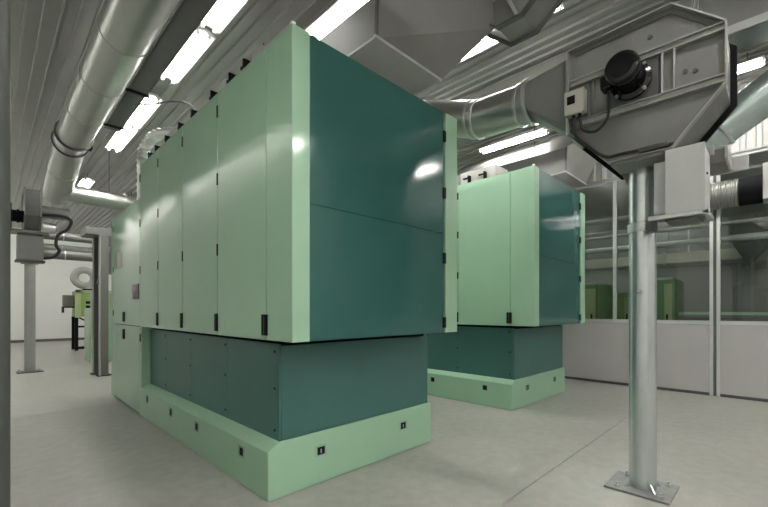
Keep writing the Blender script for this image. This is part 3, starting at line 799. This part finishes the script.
# green cabinet, far green machine, hose, wall box
gc = thing('green_cabinet',(2.0,13.9,0),'narrow pale mint cabinet standing behind the grey steel frame','cabinet')
box('cabinet_body','mint',gc,2.04,2.55,13.6,14.6,0.03,1.55,0.006)
box('cabinet_door','pale_green',gc,2.05,2.25,13.58,13.6,0.35,1.5,0.004)
box('cabinet_foot','olive_green',gc,2.06,2.5,13.62,14.5,0.0,0.03)
box('raised_panel','mint',gc,2.15,2.5,13.62,14.4,1.55,2.0,0.004)
fm = thing('green_machine',(2.55,18.6,0),'small green machine on a black stand before the white end wall','machine')
box('machine_body','olive_green',fm,2.30,3.5,18.3,19.2,1.25,2.2,0.01)
box('front_frame','pale_green',fm,2.28,2.45,18.24,18.30,1.22,2.24,0.005)
box('top_frame','pale_green',fm,2.28,3.5,18.24,18.30,2.14,2.24,0.005)
for z in (1.45,1.62,1.78): box('slot','black',fm,2.6,3.2,18.285,18.30,z-0.05,z+0.05)
for (x,y) in ((2.33,18.35),(2.33,19.1),(3.3,18.35),(3.3,19.1)):
    box('leg','black',fm,x-0.05,x+0.05,y-0.05,y+0.05,0.0,1.25)
box('stand_rail','black',fm,2.33,3.3,18.32,18.38,0.05,0.15)
box('stand_rail','black',fm,2.33,3.3,18.32,18.38,0.85,0.92)
MB().bar((2.4,18.35,1.22),(2.95,18.35,0.9),0.05,0.05).build('stand_brace','black',fm)
wh = thing('coiled_hose',(2.6,18.7,2.2),'coiled white hose on top of the small green machine','hose')
MB().tube(arc((2.62,18.75,2.72),0.30,-0.6,math.pi*1.65,22,(1,0,0),(0,0,1))+[V((2.72,18.7,2.32)),V((2.68,18.7,2.21))],0.13,14).build('hose','grey_light',wh)
MB().tube([(2.72,18.7,2.205),(2.72,18.7,2.30)],0.17,16).build('collar','black',wh)
wb = thing('wall_box',(2.25,19.4,1.6),'small grey box on a black bracket beside the small green machine','box')
box('box_body','grey_sheet',wb,1.98,2.28,18.6,18.9,1.62,2.05,0.006)
MB().box(1.96,2.30,18.58,18.92,1.58,1.62).box(1.96,2.00,18.58,18.92,1.40,1.60).build('bracket','black',wb)
box('bracket_arm','black',wb,2.25,2.30,18.7,18.8,1.60,1.66)

# ------------------------------------------------------------------ hall beyond the glazing
for (z,x,r,lab) in ((3.47,9.75,0.045,'topmost pale pipe running level behind the glazing'),(3.13,9.95,0.035,'thin pale pipe running level behind the glazing below the topmost one'),
              (2.78,9.55,0.06,'thick pale pipe running level behind the glazing')):
    t = thing('service_pipe',(x,0,z),lab,'pipe')
    MB().tube([(x,YF+0.1,z+0.02),(x,YB-0.1,z+0.02)],r,14).build('pipe','grey_light',t)
    for y in (-3,0.82,4.0,9,15,21): MB().cyl((x,y,z),(x,y,ZC),0.01,6).build('hanger_rod','grey_dark',t)
def green_machine(x0,x1,y0,y1,z1,mat,lab):
    t = thing('spinning_machine',((x0+x1)/2,(y0+y1)/2,0),lab,'machine','machines beyond the glazing')
    box('body',mat,t,x0,x1,y0,y1,0.06,z1,0.01)
    box('plinth','grey_dark',t,x0+0.05,x1-0.05,y0+0.05,y1-0.05,0,0.06)
    box('side_door','pale_green',t,x0-0.02,x0,y0+0.05,y0+(y1-y0)*0.35,0.3,z1-0.1,0.004)
    box('handle','black',t,x0-0.035,x0-0.02,y0+0.12,y0+0.16,1.2,1.4)
    box('top_cap','grey_light',t,x0+0.05,x1-0.05,y0+0.05,y1-0.05,z1,z1+0.05,0.004)
green_machine(11.0,12.4,3.30,5.5,2.15,'leaf_green','tall leaf green machine beyond the glazing next to machine end')
green_machine(12.65,14.0,2.9,3.5,1.95,'olive_green','narrow olive green machine seen through the glazing')
green_machine(11.0,12.2,1.70,2.25,2.2,'leaf_green','dark leaf green machine seen through the glazing beside the post')
green_machine(13.0,15.0,4.6,6.2,1.8,'olive_green','low olive green machine farther back beyond the glazing')
hp_ = thing('hopper',(11.4,0.35,1.4),'dark grey tapered hopper on posts beyond the glazing','hopper')
MB().loft([[V((11.0+1.0*i,0.78-1.35*j,3.45)) for (i,j) in ((0,0),(1,0),(1,1),(0,1))],
           [V((11.0+1.0*i,0.78-1.35*j,3.0)) for (i,j) in ((0,0),(1,0),(1,1),(0,1))],
           [V((11.3+0.4*i,0.45-0.35*j,2.35)) for (i,j) in ((0,0),(1,0),(1,1),(0,1))]]).build('hopper_shell','grey_dark',hp_,smooth=0)
MB().box(11.35,11.65,0.15,0.40,1.9,2.36).build('outlet_box','grey_sheet',hp_)
for y in (0.62,0.42,0.18,0.0):
    box('leg','grey_sheet',hp_,11.2,11.25,y-0.025,y+0.025,0.0,2.6)
box('side_box','grey_dark',hp_,11.1,11.4,-0.15,0.12,1.9,2.4,0.006)
cv = thing('conveyor',(10.8,0.5,0),'low grey conveyor with pale green rail beyond the glazing','conveyor')
box('bed','grey_dark',cv,10.5,11.0,-3.0,1.55,1.05,1.35,0.006)
box('rail','mint',cv,10.46,10.5,-3.0,1.55,1.40,1.46,0.004)
for y in (-2.8,-1.0,0.3,1.4):
    box('leg','grey_sheet',cv,10.7,10.78,y-0.04,y+0.04,0,1.05)
    box('rail_post','grey_sheet',cv,10.46,10.5,y-0.02,y+0.02,1.35,1.40)
lg = thing('ceiling_duct',(12.5,3,3.6),'long grey rectangular duct under the ceiling beyond the glazing','duct')
box('duct_shell','beige',lg,11.6,12.6,-5.5,22,2.62,2.86,0.006)
for y in (-4,-1,2,5,8,14): box('seam_flange','grey_light',lg,11.57,12.63,y-0.02,y+0.02,2.59,2.89)
for y in (-4,2,8,16): MB().cyl((12.1,y,2.86),(12.1,y,ZC),0.012,6).build('hanger_rod','grey_dark',lg)
lg2 = thing('ceiling_duct',(14.5,3,3.6),'long dark rectangular duct far beyond the glazing','duct')
box('duct_shell','column_grey',lg2,15.2,16.2,-5.5,22,3.2,4.2,0.006)
for y in (-4,-1,2,5,8,14): box('seam_flange','grey_light',lg2,15.17,16.23,y-0.02,y+0.02,3.17,4.23)
for y in (-4,2,8,16): MB().cyl((15.7,y,4.2),(15.7,y,ZC),0.012,6).build('hanger_rod','grey_dark',lg2)
